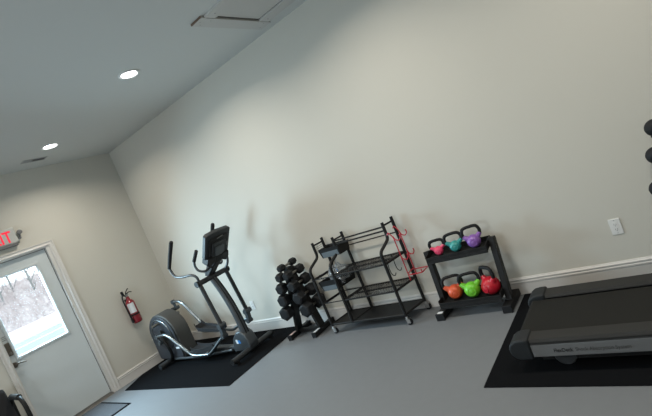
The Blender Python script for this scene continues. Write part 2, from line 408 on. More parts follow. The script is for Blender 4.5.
t = thing('attic_hatch', 'white framed access hatch in the ceiling with a raw wood board end', 'hatch', (3.95, -.55, H))
hx0, hx1, hy0, hy1 = 3.745, 4.75, -.82, -.325
bm = nb(); box(bm, 3.59, 3.725, -.985, -.14, H-.019, H); fb = link('frame_board', bm, hatch_m, t, bevel=.002)
bm = nb(); box(bm, 3.5905, 3.7245, -.9885, -.9852, H-.0185, H-.0005); link('board_end', bm, rawwood, fb)
bm = nb(); box(bm, 3.728, 4.89, -.955, -.835, H-.017, H); link('frame_board', bm, hatch_m, t, bevel=.002)
bm = nb(); box(bm, 3.728, 4.89, -.31, -.18, H-.017, H); link('frame_board', bm, hatch_m, t, bevel=.002)
bm = nb(); box(bm, 4.765, 4.89, -.832, -.313, H-.017, H); link('frame_board', bm, hatch_m, t, bevel=.002)
bm = nb(); box(bm, hx0, hx1, hy0, hy1, H-.006, H); link('hatch_panel', bm, hatch_m, t)
bm = nb()
for (a, b, c_, d) in ((3.727, 3.744, -.833, -.312), (3.727, 4.763, -.834, -.821), (3.727, 4.763, -.324, -.312)): box(bm, a, b, c_, d, H-.0025, H-.0005)
link('shadow_gap', bm, slot_m, t)
bm = nb()
for x, y in ((3.62, -.92), (3.69, -.86), (3.66, -.95), (3.70, -.22), (3.63, -.2), (3.78, -.24), (3.8, -.90), (4.1, -.25)): cyl(bm, (x, y, H-.0205), (x, y, H-.0165), .004, 8)
link('screw_head', bm, silver_m, t)

# ------------------------------------------------------------ left wall things
t = thing('exit_sign', 'grey exit sign with glowing red letters on the wall above the door', 'exit sign', (0, -1.78, 2.23))
bm = nb(); box(bm, .0, .045, -1.955, -1.550, 2.228, 2.418); link('housing', bm, sign_m, t, bevel=.012, seg=3)
bm = nb(); box(bm, .0, .050, -1.945, -1.575, 2.190, 2.230); link('battery_case', bm, silver_m, t, bevel=.008)
text('lettering', 'EXIT',   .195, (.0462, -1.905, 2.247), FACE_X, sign_red, t, .0008, .003, .300)
for s, nm in ((-1.518, 0), (-1.985, 0)):
    bm = nb(); tube(bm, smoothpath([(.025, s+(.035 if s < -1.8 else -.035), 2.27), (.04, s-.01, 2.262), (.045, s-.005, 2.31)]), .011, 10); br = link('lamp_bracket', bm, silver_m, t, smooth=True)
    bm = nb(); lathe(bm, [(.001, -.03), (.022, -.025), (.028, .0), (.028, .018), (.024, .02), (.001, .018)], (.055, s, 2.335), 'x', close=False); link('lamp_head', bm, silver_m, br, smooth=True)

ex, ey = .075, -.672
t = thing('fire_extinguisher', 'red fire extinguisher with a white label hung on the wall right of the door', 'fire extinguisher', (ex, ey, .66))
bm = nb(); R_ = .061
lathe(bm, [(.05, .665), (R_-.003, .672), (R_, .685), (R_, .94), (R_*.93, .97), (R_*.7, .99), (.026, 1.005), (.02, 1.05)], (ex, ey, 0)); link('cylinder', bm, ext_m, t, smooth=True)
bm = nb(); cyl(bm, (ex, ey, 1.045), (ex, ey, 1.075), .018); box(bm, ex-.015, ex+.015, ey-.02, ey+.025, 1.07, 1.085); link('valve', bm, steel, t, smooth=True)
bm = nb(); tube(bm, smoothpath([(ex, ey-.01, 1.08), (ex, ey+.045, 1.10), (ex, ey+.085, 1.085)], 4), .007, 8); tube(bm, smoothpath([(ex, ey-.01, 1.085), (ex, ey+.025, 1.13), (ex, ey+.055, 1.15)], 4), .007, 8); link('lever', bm, blk, t, smooth=True)
bm = nb(); tube(bm, smoothpath([(ex, ey-.02, 1.07), (ex+.02, ey-.06, 1.085), (ex+.03, ey-.085, 1.03), (ex+.035, ey-.088, .9), (ex+.03, ey-.078, .74)]), .0105, 10); cyl(bm, (ex+.03, ey-.078, .75), (ex+.03, ey-.076, .69), .014, 12, .017)
link('hose', bm, blk, t, smooth=True)
bm = nb(); cyl(bm, (ex+.004, ey-.045, 1.09), (ex+.02, ey-.055, 1.14), .018); link('gauge', bm, blk, t, smooth=True)
bm = nb(); a0, a1 = -1.25, .25; n = 14
vs = [[bm.verts.new((ex+math.cos(a0+(a1-a0)*k/n)*(R_+.0012), ey+math.sin(a0+(a1-a0)*k/n)*(R_+.0012), z)) for k in range(n+1)] for z in (.815, .955)]
for k in range(n): bm.faces.new((vs[0][k], vs[0][k+1], vs[1][k+1], vs[1][k]))
link('paper_label', bm, paper, t, smooth=True)
bm = nb(); lathe(bm, [(R_+.001, .775), (R_+.004, .777), (R_+.004, .795), (R_+.001, .797)], (ex, ey, 0), close=False); box(bm, 0, .03, ey-.02, ey+.02, .74, 1.02); link('bracket', bm, blk, t)

def outlet(x, z, label):
    t = thing('power_outlet', label, 'outlet', (x, 0, z))
    bm = nb(); box(bm, x-.036, x+.036, -.006, 0, z-.059, z+.059); link('cover_plate', bm, white_pl, t, bevel=.004, seg=3)
    bm = nb(); box(bm, x-.017, x+.017, -.0075, -.0055, z-.034, z+.034); s = link('socket', bm, white_pl, t, bevel=.001)
    bm = nb()
    for dz in (-.019, .017):
        for dx in (-.007, .006): box(bm, x+dx-.0013, x+dx+.0013, -.008, -.0072, z+dz-.004, z+dz+.005)
        cyl(bm, (x, -.008, z+dz-.010), (x, -.0072, z+dz-.010), .0026, 8)
    link('slot', bm, slot_m, s)
    bm = nb(); cyl(bm, (x, -.0072, z+.048), (x, -.0055, z+.048), .003, 8); cyl(bm, (x, -.0072, z-.048), (x, -.0055, z-.048), .003, 8); link('screw', bm, silver_m, t)
outlet(5.748, .407, 'white wall outlet above the treadmill on the right')
outlet(1.648, .360, 'white wall outlet right of the elliptical machine')

# ------------------------------------------------------------ mats
bm = nb(); prism(bm, [(.235, -1.265), (2.352, -1.215), (2.352, -.03), (.045, -.03), (.045, -.90)], lambda x, y: (x, y, 0), lambda x, y: (x, y, .007))
tag(base_to(link('exercise_mat', bm, mat_m, bevel=.002), (1.2, -.6, 0)), 'black rubber floor mat under the elliptical machine', 'mat')
bm = nb(); box(bm, 4.972, 7.25, -1.295, -.025, 0, .007)
tag(base_to(link('exercise_mat', bm, mat_m, bevel=.002), (6, -.6, 0)), 'black rubber floor mat under the treadmill', 'mat')
t = thing('door_mat', 'grey carpet door mat with a black rubber border in front of the door', 'mat', (.47, -1.9, 0))
bm = nb(); box(bm, .075, .86, -2.35, -1.50, 0, .005); link('border', bm, mat_m, t, bevel=.002)
bm = nb(); box(bm, .105, .83, -2.32, -1.53, .005, .0095); link('carpet', bm, carpet_m, t, bevel=.002)

# ------------------------------------------------------------ elliptical machine
E = thing('elliptical_machine', 'grey and black elliptical trainer standing on the left black mat', 'elliptical trainer', (1.2, -.56, .007))
yc = -.56
bm = nb(); cyl(bm, (2.06, yc-.315, .062), (2.06, yc+.315, .062), .032, 18)
fs = link('front_stabilizer', bm, gray_pl, E, smooth=True)
bm = nb()
for s in (-1, 1): box(bm, 2.03, 2.09, yc+s*.27-.02, yc+s*.27+.02, .007, .04)
link('rubber_foot', bm, blk, fs)
bm = nb()
for s in (-1, 1): cyl(bm, (2.06, yc+s*.316, .062), (2.06, yc+s*.328, .062), .035, 18)
link('end_cap', bm, blk, fs, smooth=True)
bm = nb(); cyl(bm, (.47, yc-.29, .055), (.47, yc+.29, .055), .034, 18); rs = link('rear_stabilizer', bm, gray_pl, E, smooth=True)
bm = nb()
for s in (-1, 1): box(bm, .44, .50, yc+s*.26-.025, yc+s*.26+.025, .007, .04)
link('rubber_foot', bm, blk, rs)
bm = nb(); beam(bm, (.4, yc, .085), (2.06, yc, .085), .07, .05); link('base_beam', bm, ell_g, E, bevel=.008)
bm = nb()
for s in (-1, 1):
    tube(bm, filletpath([(.55, yc+s*.1, .06), (1.02, yc+s*.13, .07), (1.75, yc+s*.05, .075)], .1), .016, 10)
link('base_rail', bm, ell_g, E, smooth=True)
# flywheel housing
def egg(cx, cz, R0, n=40, base=.05):
    out = []
    for k in range(n):
        a = 2*PI*k/n; x = cx+math.cos(a)*R0*1.0; z = cz+math.sin(a)*R0
        if math.sin(a) < 0: x = cx+math.cos(a)*R0*(1.0+.10*abs(math.sin(a))); z = max(base, cz+math.sin(a)*R0*1.35)
        out.append((x, z))
    return out
P_ = [(.20, .075), (.215, .055), (.79, .055), (.82, .085)] + [(.51+math.cos(math.radians(a))*.312, .40+math.sin(math.radians(a))*.292) for a in range(0, 181, 9)]
bm = nb(); prism(bm, P_, lambda x, z: (x, -.648, z), lambda x, z: (x, -.445, z))
link('flywheel_housing', bm, ell_band, E, smooth=True, bevel=.018, seg=3)
bm = nb(); P2 = [(.495+(x-.495)*.94, .385+(z-.385)*.94) for x, z in P_]
prism(bm, P2, lambda x, z: (x, -.666, z), lambda x, z: (x, -.647, z)); link('side_cover', bm, ell_c, E, smooth=True, bevel=.006)
bm = nb(); lathe(bm, [(.001, -.004), (.20, -.004), (.215, .0), (.215, .006)], (.52, -.672, .41), 'y', 48, close=False); dc = link('side_disc', bm, ell_d, E, smooth=True)
bm = nb()
tube(bm, [(.52+math.cos(a)*.222, -.672, .41+math.sin(a)*.222) for a in [math.radians(-25+k*215/40) for k in range(41)]], .0085, 8); link('chrome_arc', bm, chrome, dc, smooth=True)
bm = nb(); lathe(bm, [(.001, .004), (.20, .004), (.2, -.004), (.001, -.004)], (.52, -.437, .41), 'y', 40, close=False); link('side_disc', bm, ell_d, E, smooth=True)
bm = nb(); box(bm, .70, .78, -.6665, -.6655, .20, .225); box(bm, .52, .55, -.6665, -.6655, .155, .19)
link('white_decal', bm, paper, E)
# axle and crank arms
bm = nb(); cyl(bm, (.56, -.775, .585), (.56, -.345, .585), .018); link('crank_axle', bm, steel, E, smooth=True)
def crank(y, zp, xp):
    bm = nb(); beam(bm, (.565, y, .5), (xp, y, zp), .022, .05, (1, 0, 0)); cyl(bm, (xp, y-.02, zp), (xp, y+.02, zp), .028); return link('crank_arm', bm, gray_pl, E, smooth=True, bevel=.004)
crank(-.705, .35, .57); crank(-.415, .655, .575)
bm = nb(); tube(bm, smoothpath([(.58, -.715, .36), (.62, -.715, .25), (.60, -.70, .15), (.50, -.68, .06)]), .022, 10); link('support_post', bm, blk, E, smooth=True)
for y, a, b in ((-.76, (.55, .44), (.565, .345)), (-.36, (.555, .742), (.57, .65))):
    bm = nb(); beam(bm, (a[0], y, a[1]), (b[0], y, b[1]), .016, .045, (1, 0, 0)); cyl(bm, (a[0], y-.02, a[1]), (a[0], y+.02, a[1]), .03); cyl(bm, (b[0], y-.025, b[1]), (b[0], y+.04, b[1]), .026)
    link('pivot_link', bm, ell_g, E, smooth=True)
# pedal bars
bm = nb(); tube(bm, filletpath([(.54, -.76, .44), (.78, -.76, .455), (1.165, -.76, .125), (1.50, -.76, .12)], .08), .0195, 12); link('pedal_bar', bm, chrome, E, smooth=True)
bm = nb(); tube(bm, filletpath([(1.50, -.76, .12), (1.60, -.76, .16), (1.915, -.76, .325)], .04), .0185, 12); link('connecting_rod', bm, chrome, E, smooth=True)
bm = nb(); tube(bm, filletpath([(.545, -.36, .742), (.74, -.36, .735), (1.02, -.36, .325), (1.45, -.36, .235)], .09), .0195, 12); link('pedal_bar', bm, chrome, E, smooth=True)
bm = nb(); tube(bm, filletpath([(1.45, -.36, .235), (1.56, -.36, .215), (1.93, -.36, .34)], .04), .0185, 12); link('connecting_rod', bm, chrome, E, smooth=True)
def pedal(y, pts, w=.075):
    bm = nb()   # footplate with raised rim; pts are (x, z) along the plate
    n = len(pts); L = []
    for i, (x, z) in enumerate(pts):
        t_ = i/(n-1); ww = w*(0.72+.28*math.sin(PI*min(1, t_*1.25+.12))) if t_ < .95 else w*.78
        L.append((x, z, ww))
    rings = []
    for x, z, ww in L:
        prof_ = [(-ww, .035), (-ww+.010, .036), (-ww+.014, .006), (ww-.014, .006), (ww-.010, .036), (ww, .035), (ww*.92, -.014), (-ww*.92, -.014)]
        rings.append([bm.verts.new((x, y+a, z+b)) for a, b in prof_])
    for i in range(n-1):
        for k in range(8): bm.faces.new((rings[i][k], rings[i][(k+1)%8], rings[i+1][(k+1)%8], rings[i+1][k]))
    bm.faces.new(rings[0]); bm.faces.new(rings[-1][::-1])
    return link('pedal', bm, gray_pl if False else blk_soft, E, smooth=True)
pedal(-.665, [(1.12, .19), (1.17, .165), (1.28, .155), (1.42, .158), (1.52, .175), (1.58, .20)])
pedal(-.455, [(1.06, .40), (1.10, .345), (1.22, .325), (1.36, .305), (1.46, .29), (1.53, .295)])
bm = nb(); beam(bm, (1.2, -.765, .135), (1.2, -.66, .145), .05, .015); beam(bm, (1.45, -.765, .13), (1.45, -.66, .145), .05, .015); link('pedal_bracket', bm, steel, E)
bm = nb(); beam(bm, (1.15, -.355, .31), (1.15, -.46, .32), .05, .015); beam(bm, (1.40, -.355, .25), (1.40, -.46, .285), .05, .015); link('pedal_bracket', bm, steel, E)
# mast
mp = smoothpath([(2.02, yc, .05), (2.035, yc, .25), (2.02, yc, .5), (1.965, yc, .75), (1.875, yc, .98), (1.84, yc, 1.06)], 6)
bm = nb(); tube(bm, mp, .05, 16, rs=[.052-.016*i/(len(mp)-1) for i in range(len(mp))], flat=1.0); link('mast', bm, ell_g, E, smooth=True)
bm = nb()
for s in (-1, 1): tube(bm, [p+Vector((.045, s*.02, 0)) for p in mp[2:-4]], .008, 6)
link('mast_ridge', bm, blk, E, smooth=True)
bm = nb(); poly = [(1.80, .055), (2.10, .055), (2.12, .13), (2.09, .24), (2.03, .29), (1.95, .285), (1.87, .22), (1.82, .14)]
prism(bm, poly, lambda x, z: (x, yc-.066, z), lambda x, z: (x, yc+.066, z)); bc = link('base_cover', bm, ell_g, E, smooth=True, bevel=.012)
bm = nb(); box(bm, 1.90, 1.935, yc-.0675, yc-.066, .15, .20); link('badge', bm, paper, bc, bevel=.0005)
bm = nb(); box(bm, 1.937, 1.975, yc-.0675, yc-.066, .15, .19); link('badge', bm, blue_m, bc)
# cross axle and swing arms
bm = nb(); cyl(bm, (1.90, yc-.215, .972), (1.90, yc+.215, .972), .030, 18); cb = link('cross_axle', bm, gray_pl, E, smooth=True)
bm = nb()
for s in (-1, 1): cyl(bm, (1.90, yc+s*.215, .972), (1.90, yc+s*.240, .972), .036, 18)
link('axle_cap', bm, blk, cb, smooth=True)
for s, zl in ((-1, .45), (1, .425)):
    y = yc+s*.20
    bm = nb(); cyl(bm, (1.905, y, .97), (1.968, y, zl), .024, 14); sa = link('swing_arm', bm, gray_pl, E, smooth=True)
    bm = nb(); beam(bm, (1.965, y, zl+.03), (1.935, y, zl-.13), .05, .045, (1, 0, 0)); cyl(bm, (1.968, y-.045, zl), (1.968, y+.045, zl), .032); cyl(bm, (1.935, y-.035, zl-.12), (1.935, y+.035, zl-.12), .028)
    link('arm_joint', bm, ell_g, sa, smooth=True)
# moving handlebars
bm = nb(); tube(bm, smoothpath([(1.91, -.76, .98), (1.93, -.775, 1.05), (1.87, -.79, 1.095), (1.72, -.80, 1.105), (1.585, -.80, 1.14), (1.545, -.80, 1.25)]), .015, 10); hb = link('moving_handlebar', bm, ell_g, E, smooth=True)
bm = nb(); tube(bm, [(1.545, -.80, 1.245), (1.66, -.80, 1.375), (1.79, -.80, 1.51), (1.80, -.80, 1.52)], .022, 12, rs=[.020, .022, .024, .018]); link('hand_grip', bm, blk_soft, hb, smooth=True)
bm = nb(); tube(bm, smoothpath([(1.91, -.36, .98), (1.98, -.34, 1.06), (1.97, -.32, 1.15), (1.80, -.30, 1.20), (1.74, -.30, 1.27)]), .015, 10); hb = link('moving_handlebar', bm, ell_g, E, smooth=True)
bm = nb(); tube(bm, [(1.74, -.30, 1.265), (1.85, -.30, 1.40), (1.94, -.30, 1.515), (1.95, -.30, 1.53)], .022, 12, rs=[.020, .022, .024, .018]); link('hand_grip', bm, blk_soft, hb, smooth=True)
# console: screen housing seen from behind, leaning
cc = Vector((2.205, yc, 1.312)); ax = Vector((.80, 0, 1)).normalized(); nrm = Vector((1, 0, -.80)).normalized()
def cpt(a, b, d): return cc + Vector((0, a, 0)) + ax*b + nrm*d
CX = [(-.178, .150), (-.15, .168), (0, .178), (.15, .168), (.178, .150), (.172, -.135), (.10, -.165), (-.10, -.165), (-.172, -.135)]
bm = nb(); prism(bm, CX, lambda a, b: cpt(a, b, -.035), lambda a, b: cpt(a, b, .02)); cs = link('console', bm, gray_pl, E, smooth=True, bevel=.012, seg=3)
for k, sc in enumerate((.78, .56, .36)):
    bm = nb(); prism(bm, [(a*sc, b*sc*.95-.02*(k+1)) for a, b in CX], lambda a, b: cpt(a, b, .018+.012*k), lambda a, b: cpt(a, b, .033+.012*k)); link('back_panel', bm, [blk, gray_pl, ell_g][k], cs, smooth=True, bevel=.006)
bm = nb(); prism(bm, [(a*.82, b*.7+.02) for a, b in CX], lambda a, b: cpt(a, b, -.037), lambda a, b: cpt(a, b, -.034)); link('screen', bm, ell_d, cs)
bm = nb(); prism(bm, [(-.03, .09), (.05, .10), (.05, .112), (-.03, .10)], lambda a, b: cpt(a, b, .030), lambda a, b: cpt(a, b, .0345)); link('maker_badge', bm, silver_m, cs)
bm = nb(); prism(bm, [(.122, -.05), (.140, -.05), (.140, .0), (.122, .0)], lambda a, b: cpt(a, b, .030), lambda a, b: cpt(a, b, .0345)); link('warning_sticker', bm, silver_m, cs)
for s in (-1, 1):
    bm = nb(); prism(bm, [(s*.045, -.12), (s*.15, -.12), (s*.16, -.20), (s*.12, -.245), (s*.04, -.2)], lambda a, b: cpt(a, b, -.045), lambda a, b: cpt(a, b, .05)); link('cup_holder', bm, blk, E, bevel=.01)
bm = nb(); prism(bm, [(1.83, 1.01), (1.90, .99), (2.12, 1.12), (2.20, 1.24), (2.10, 1.26), (1.98, 1.16)], lambda x, z: (x, yc-.05, z), lambda x, z: (x, yc+.05, z)); link('console_mount', bm, blk, E, bevel=.012)
# fixed handlebars
for s in (-1, 1):
    bm = nb(); tube(bm, smoothpath([(2.0, yc+s*.04, 1.10), (1.99, yc+s*.12, 1.075), (1.95, yc+s*.17, 1.11), (1.935, yc+s*.18, 1.17), (1.96, yc+s*.18, 1.235)]), .014, 10); fh = link('fixed_handlebar', bm, ell_g, E, smooth=True)
    bm = nb(); tube(bm, [(1.955, yc+s*.18, 1.225), (2.07, yc+s*.18, 1.325)], .020, 12); link('hand_grip', bm, blk_soft, fh, smooth=True)

# ------------------------------------------------------------ dumbbell rack and dumbbells
D = thing('dumbbell_rack', 'black A-shaped dumbbell rack on the floor between elliptical and storage cart', 'dumbbell rack', (2.69, -.22, 0))
yd = -.22
LU = [(2.515, .05), (2.722, .775)]; RU = [(2.862, .05), (2.750, .775)]
for U in (LU, RU):
    bm = nb(); beam(bm, (U[0][0], yd, U[0][1]), (U[1][0], yd, U[1][1]), .092, .038, (1, 0, 0)); link('upright', bm, blk, D, bevel=.004)
for x in (2.502, 2.868):
    bm = nb(); box(bm, x-.027, x+.027, -.385, -.035, .004, .056); ft = link('foot', bm, blk, D, bevel=.005)
    bm = nb(); box(bm, x-.029, x+.029, -.393, -.375, .0, .058); box(bm, x-.029, x+.029, -.045, -.027, 0, .058); link('end_cap', bm, blk_hex, ft, bevel=.003)
    bm = nb(); box(bm, x-.018, x+.018, -.37, -.275, .0562, .0568); link('sticker', bm, mat('pinkish_sticker', (.50, .36, .34), .6) if x < 2.6 else paper, ft)
bm = nb(); beam(bm, (2.52, yd, .035), (2.86, yd, .035), .045, .04); link('cross_brace', bm, blk, D, bevel=.004)
bm = nb(); box(bm, 2.70, 2.775, yd-.03, yd+.03, .76, .783); link('top_plate', bm, blk, D, bevel=.003)
SL = [(2.673, .709, .052), (2.629, .585, .065), (2.597, .451, .074), (2.553, .304, .080)]
SR = [(2.792, .707, .052), (2.812, .586, .062), (2.83, .449, .071), (2.868, .307, .079)]
SADD = [(2.737, .806, .040)]
def dumbbell_mesh(r, hr, hl):
    """hex heads of inradius-like r, handle radius hr, head length hl, axis along y, centred"""
    hx = [(math.cos(PI/6+k*PI/3)*r, math.sin(PI/6+k*PI/3)*r) for k in range(6)]
    return hx
first = {}
def dumbbell(x, z, r, label):
    key = round(r, 3); gap = .050; hl = .070+r*.55
    t = thing('dumbbell', label, 'dumbbell', (x, yd, z), 'hex dumbbells on the rack', local=True)
    hx = [(math.cos(PI/6+k*PI/3)*r, math.sin(PI/6+k*PI/3)*r) for k in range(6)]
    rnd = random.choice((0, PI/6, .15))
    for s in (-1, 1):
        bm = nb(); h2 = [(a*.74, b*.74) for a, b in hx]
        ya, yb, yc_, yd_ = s*gap, s*(gap+.014), s*(gap+hl-.012), s*(gap+hl)
        rings = []
        for yy, pl in ((ya, h2), (yb, hx), (yc_, hx), (yd_, h2)):
            rings.append([bm.verts.new((a*math.cos(rnd)-b*math.sin(rnd), yy, a*math.sin(rnd)+b*math.cos(rnd))) for a, b in pl])
        for i in range(3):
            for k in range(6): bm.faces.new((rings[i][k], rings[i][(k+1)%6], rings[i+1][(k+1)%6], rings[i+1][k]))
        bm.faces.new(rings[0]); bm.faces.new(rings[3])
        link('head', bm, blk_hex, t, bevel=.003, local=True)
    bm = nb(); tube(bm, [(0, -gap-.01, 0), (0, -gap*.6, 0), (0, 0, 0), (0, gap*.6, 0), (0, gap+.01, 0)], .013, 12, rs=[.011, .0125, .0138, .0125, .011]); link('handle', bm, steel, t, smooth=True, local=True)
    return t
words = ['topmost', 'second from the top', 'third from the top', 'lowest and largest']
for i, (x, z, r) in enumerate(SL): dumbbell(x, z, r, 'black hex dumbbell in the left column of the rack, '+words[i])
for i, (x, z, r) in enumerate(SR): dumbbell(x, z, r, 'black hex dumbbell in the right column, beside the cart, '+words[i])
dumbbell(*SADD[0], 'small black hex dumbbell lying on the very top of the dumbbell rack')
for (lst, sg) in ((SL, -1), (SR, 1)):
    for x, z, r in lst:
        bm = nb()
        for s in (-1, 1):
            yy = yd+s*.036
            beam(bm, (x-sg*.035, yy, z-.022), (x+sg*.018, yy, z-.020), .004, .012); beam(bm, (x+sg*.018, yy, z-.022), (x+sg*.024, yy, z-.004), .004, .010)
        link('saddle', bm, blk, D)

# ------------------------------------------------------------ storage cart
K = thing('storage_cart', 'black metal rolling storage rack with mesh shelves against the back wall', 'storage rack', (3.58, -.2, 0))
XA, XB_, XC = 3.118, 3.392, 4.003; YF, YT, YB = -.33, -.172, -.045; SH = .072
def fx(x, y): return x + SH*(y-YF)/(YB-YF)      # slight skew of the frame
for nm, x, zb in (('a', XA, .085), ('b', XB_, .10), ('c', XC, .085)):
    bm = nb(); tube(bm, filletpath([(fx(x, YT)-.005, YT, .932), (fx(x, YT)-.005, YT, .785), (x, YF, .712), (x, YF, zb)], .04, 6), .0155, 12); p = link('front_post', bm, blk, K, smooth=True)
    bm = nb(); cyl(bm, (fx(x, YT)-.005, YT, .932), (fx(x, YT)-.005, YT, .945), .0152, 12); link('post_cap', bm, blk_soft, p, smooth=True)
    bm = nb(); cyl(bm, (fx(x, YB), YB, zb), (fx(x, YB), YB, .942), .0155, 12); p = link('rear_post', bm, blk, K, smooth=True)
    bm = nb(); cyl(bm, (fx(x, YB), YB, .942), (fx(x, YB), YB, .955), .0152, 12); link('post_cap', bm, blk_soft, p, smooth=True)
    bm = nb(); cyl(bm, (fx(x, YT)-.005, YT, .915), (fx(x, YB), YB, .915), .009, 10); link('end_bar', bm, blk, K, smooth=True)
    for z in (.60, .335, .10):
        bm = nb(); cyl(bm, (x, YF, z), (fx(x, YB), YB, z), .0125, 10); link('end_bar', bm, blk, K, smooth=True)
for z in (.905, .868):
    bm = nb(); cyl(bm, (fx(XB_, YT)-.005, YT, z), (fx(XC, YT)-.005, YT, z), .008, 10); link('top_rail', bm, blk, K, smooth=True)
bm = nb(); cyl(bm, (fx(XB_, YB), YB, .80), (fx(XC, YB), YB, .80), .006, 10); link('top_rail', bm, blk, K, smooth=True)
for z in (.60, .335):
    bm = nb()
    for y in (YF, (YF+YB)/2, YB): cyl(bm, (fx(XB_, y), y, z), (fx(XC, y), y, z), .009, 10)
    sf = link('mesh_shelf_frame', bm, blk, K, smooth=True)
    bm = nb(); dep = YB-YF; Ln = XC-XB_; st_ = .029
    k = -int(dep/st_)
    u = -dep
    while u < Ln:
        for sgn in (1, -1):
            # lines y-YF = sgn*(x-u) clipped to the shelf
            a0 = max(u, 0); a1 = min(u+dep, Ln)
            if a1-a0 > .01:
                if sgn == 1: A = (a0, a0-u); B = (a1, a1-u)
                else: A = (a0, dep-(a0-u)); B = (a1, dep-(a1-u))
                pA = (fx(XB_+A[0], YF+A[1]), YF+A[1], z+.008); pB = (fx(XB_+B[0], YF+B[1]), YF+B[1], z+.008)
                beam(bm, pA, pB, .0032, .002)
        u += st_
    link('wire_mesh', bm, mesh_m, sf)
for y in (YF, YB):
    bm = nb(); cyl(bm, (fx(XA, y), y, .10), (fx(XC, y), y, .10), .0105, 10); link('bottom_rail', bm, blk, K, smooth=True)
bm = nb(); prism(bm, [(fx(XA, YF), YF), (fx(XC, YF), YF), (fx(XC, YB), YB), (fx(XA, YB), YB)], lambda x, y: (x, y, .098), lambda x, y: (x, y, .104)); link('bottom_shelf', bm, blk, K)
bm = nb()
for y, z in ((YF, .60), (YF, .335), (YB, .60), (YB, .335), (YB, .86)): cyl(bm, (fx(XA, y), y, z), (fx(XB_, y), y, z), .006, 8)
link('bin_rail', bm, blk, K, smooth=True)
bm = nb()
xg = fx(XA, YT)-.01
for k in range(5): cyl(bm, (xg-.006, YT+.006+k*.016, .815), (xg+.006, YT+.006+k*.016, .90), .0015, 6)
for k in range(4): cyl(bm, (xg, YT, .825+k*.02), (xg+.014, YB, .825+k*.02), .0015, 6)
link('side_grid', bm, mesh_m, K)
for x, y in ((XA, YF), (XC, YF), (fx(XA, YB), YB), (fx(XC, YB), YB)):
    bm = nb(); cyl(bm, (x, y, .06), (x, y, .086), .012); box(bm, x-.004, x+.030, y-.017, y-.013, .02, .062); box(bm, x-.004, x+.030, y+.013, y+.017, .02, .062); box(bm, x-.014, x+.030, y-.017, y+.017, .058, .063)
    ca = link('caster', bm, bright_metal, K, smooth=True)
    bm = nb(); cyl(bm, (x+.016, y-.012, .0285), (x+.016, y+.012, .0285), .0285, 20); link('wheel', bm, blk_hex, ca, smooth=True, bevel=.003)

def bin_(x0, x1, y0, y1, z0, z1, skew, label, lab):
    t = thing('storage_bin', label, 'bin', ((x0+x1)/2, (y0+y1)/2, z0))
    bm = nb(); th = .005; tp = .012
    def rg(i, z, o): return [bm.verts.new((fx(x, y), y, z)) for x, y in ((x0+i-o, y0+i-o), (x1-i+o, y0+i-o), (x1-i+o, y1-i+o), (x0+i-o, y1-i+o))]
    A = rg(tp, z0, 0); B = rg(0, z1, 0); C_ = rg(th, z1, 0); D_ = rg(tp+th, z0+th, 0)
    bm.faces.new(A[::-1]); bm.faces.new(D_)
    for P, Q in ((A, B), (B, C_), (C_, D_)):
        for k in range(4): bm.faces.new((P[k], P[(k+1)%4], Q[(k+1)%4], Q[k]))
    link('tray', bm, blk, t)
    bm = nb(); f = (z1-z0)
    la = lambda x: fx(x, y0)
    ylow = y0+tp*.9-.0015; yhi = y0+tp*.4-.0015
    za, zb = z0+f*lab[0], z0+f*lab[1]
    yl = lambda z: y0 + tp*(1-(z-z0)/f) - .0018
    vs = [bm.verts.new(p) for p in ((la(x0+.03), yl(za), za), (la(x1-.02), yl(za), za), (la(x1-.02), yl(zb), zb), (la(x0+.03), yl(zb), zb))]
    bm.faces.new(vs); link('front_label', bm, binlab_m, t)
    return t
bin_(3.195, 3.455, -.215, -.06, .765, .862, 0, 'black tray with a blue-grey front hung at the top left of the storage cart', (.02, .62))
bin_(3.150, 3.380, -.32, -.06, .455, .560, 0, "black tray with a blue-grey front, middle left of the cart, holding a clear bag", (.02, .5))
# clear bag with things in it
bagc = Vector((3.345, -.19, .572))
t = thing('plastic_bag', 'clear plastic bag of small bands lying in the middle left tray', 'bag', (bagc.x, bagc.y, .465))
bm = nb(); bmesh.ops.create_icosphere(bm, subdivisions=4, radius=1)
for v in bm.verts:
    n = 1+.10*math.sin(v.co.x*7+v.co.y*5)+.08*math.sin(v.co.z*11+v.co.x*9)+random.uniform(-.03, .03)
    v.co = Vector((v.co.x*.105*n, v.co.y*.115*n, max(-.108, v.co.z*.105*n))) + bagc
link('bag_film', bm, poly_m, t, smooth=True)
bc_ = [(.55, .58, .6), (.05, .22, .5), (.25, .28, .3), (.6, .6, .58), (.1, .12, .14)]
for k in range(7):
    a = random.uniform(0, 2*PI); rr = random.uniform(.0, .045); c_ = bagc+Vector((math.cos(a)*rr, math.sin(a)*rr, random.uniform(-.06, .04)))
    bm = nb(); R1 = random.uniform(.022, .034); q = Quaternion((random.random(), random.random(), random.random(), random.random())).normalized()
    tube(bm, [c_+q@Vector((math.cos(b)*R1, math.sin(b)*R1*.7, 0)) for b in [2*PI*i/20 for i in range(21)]], .006, 6)
    link('exercise_band', bm, mat('band_colour', bc_[k % 5], .5), t, smooth=True)

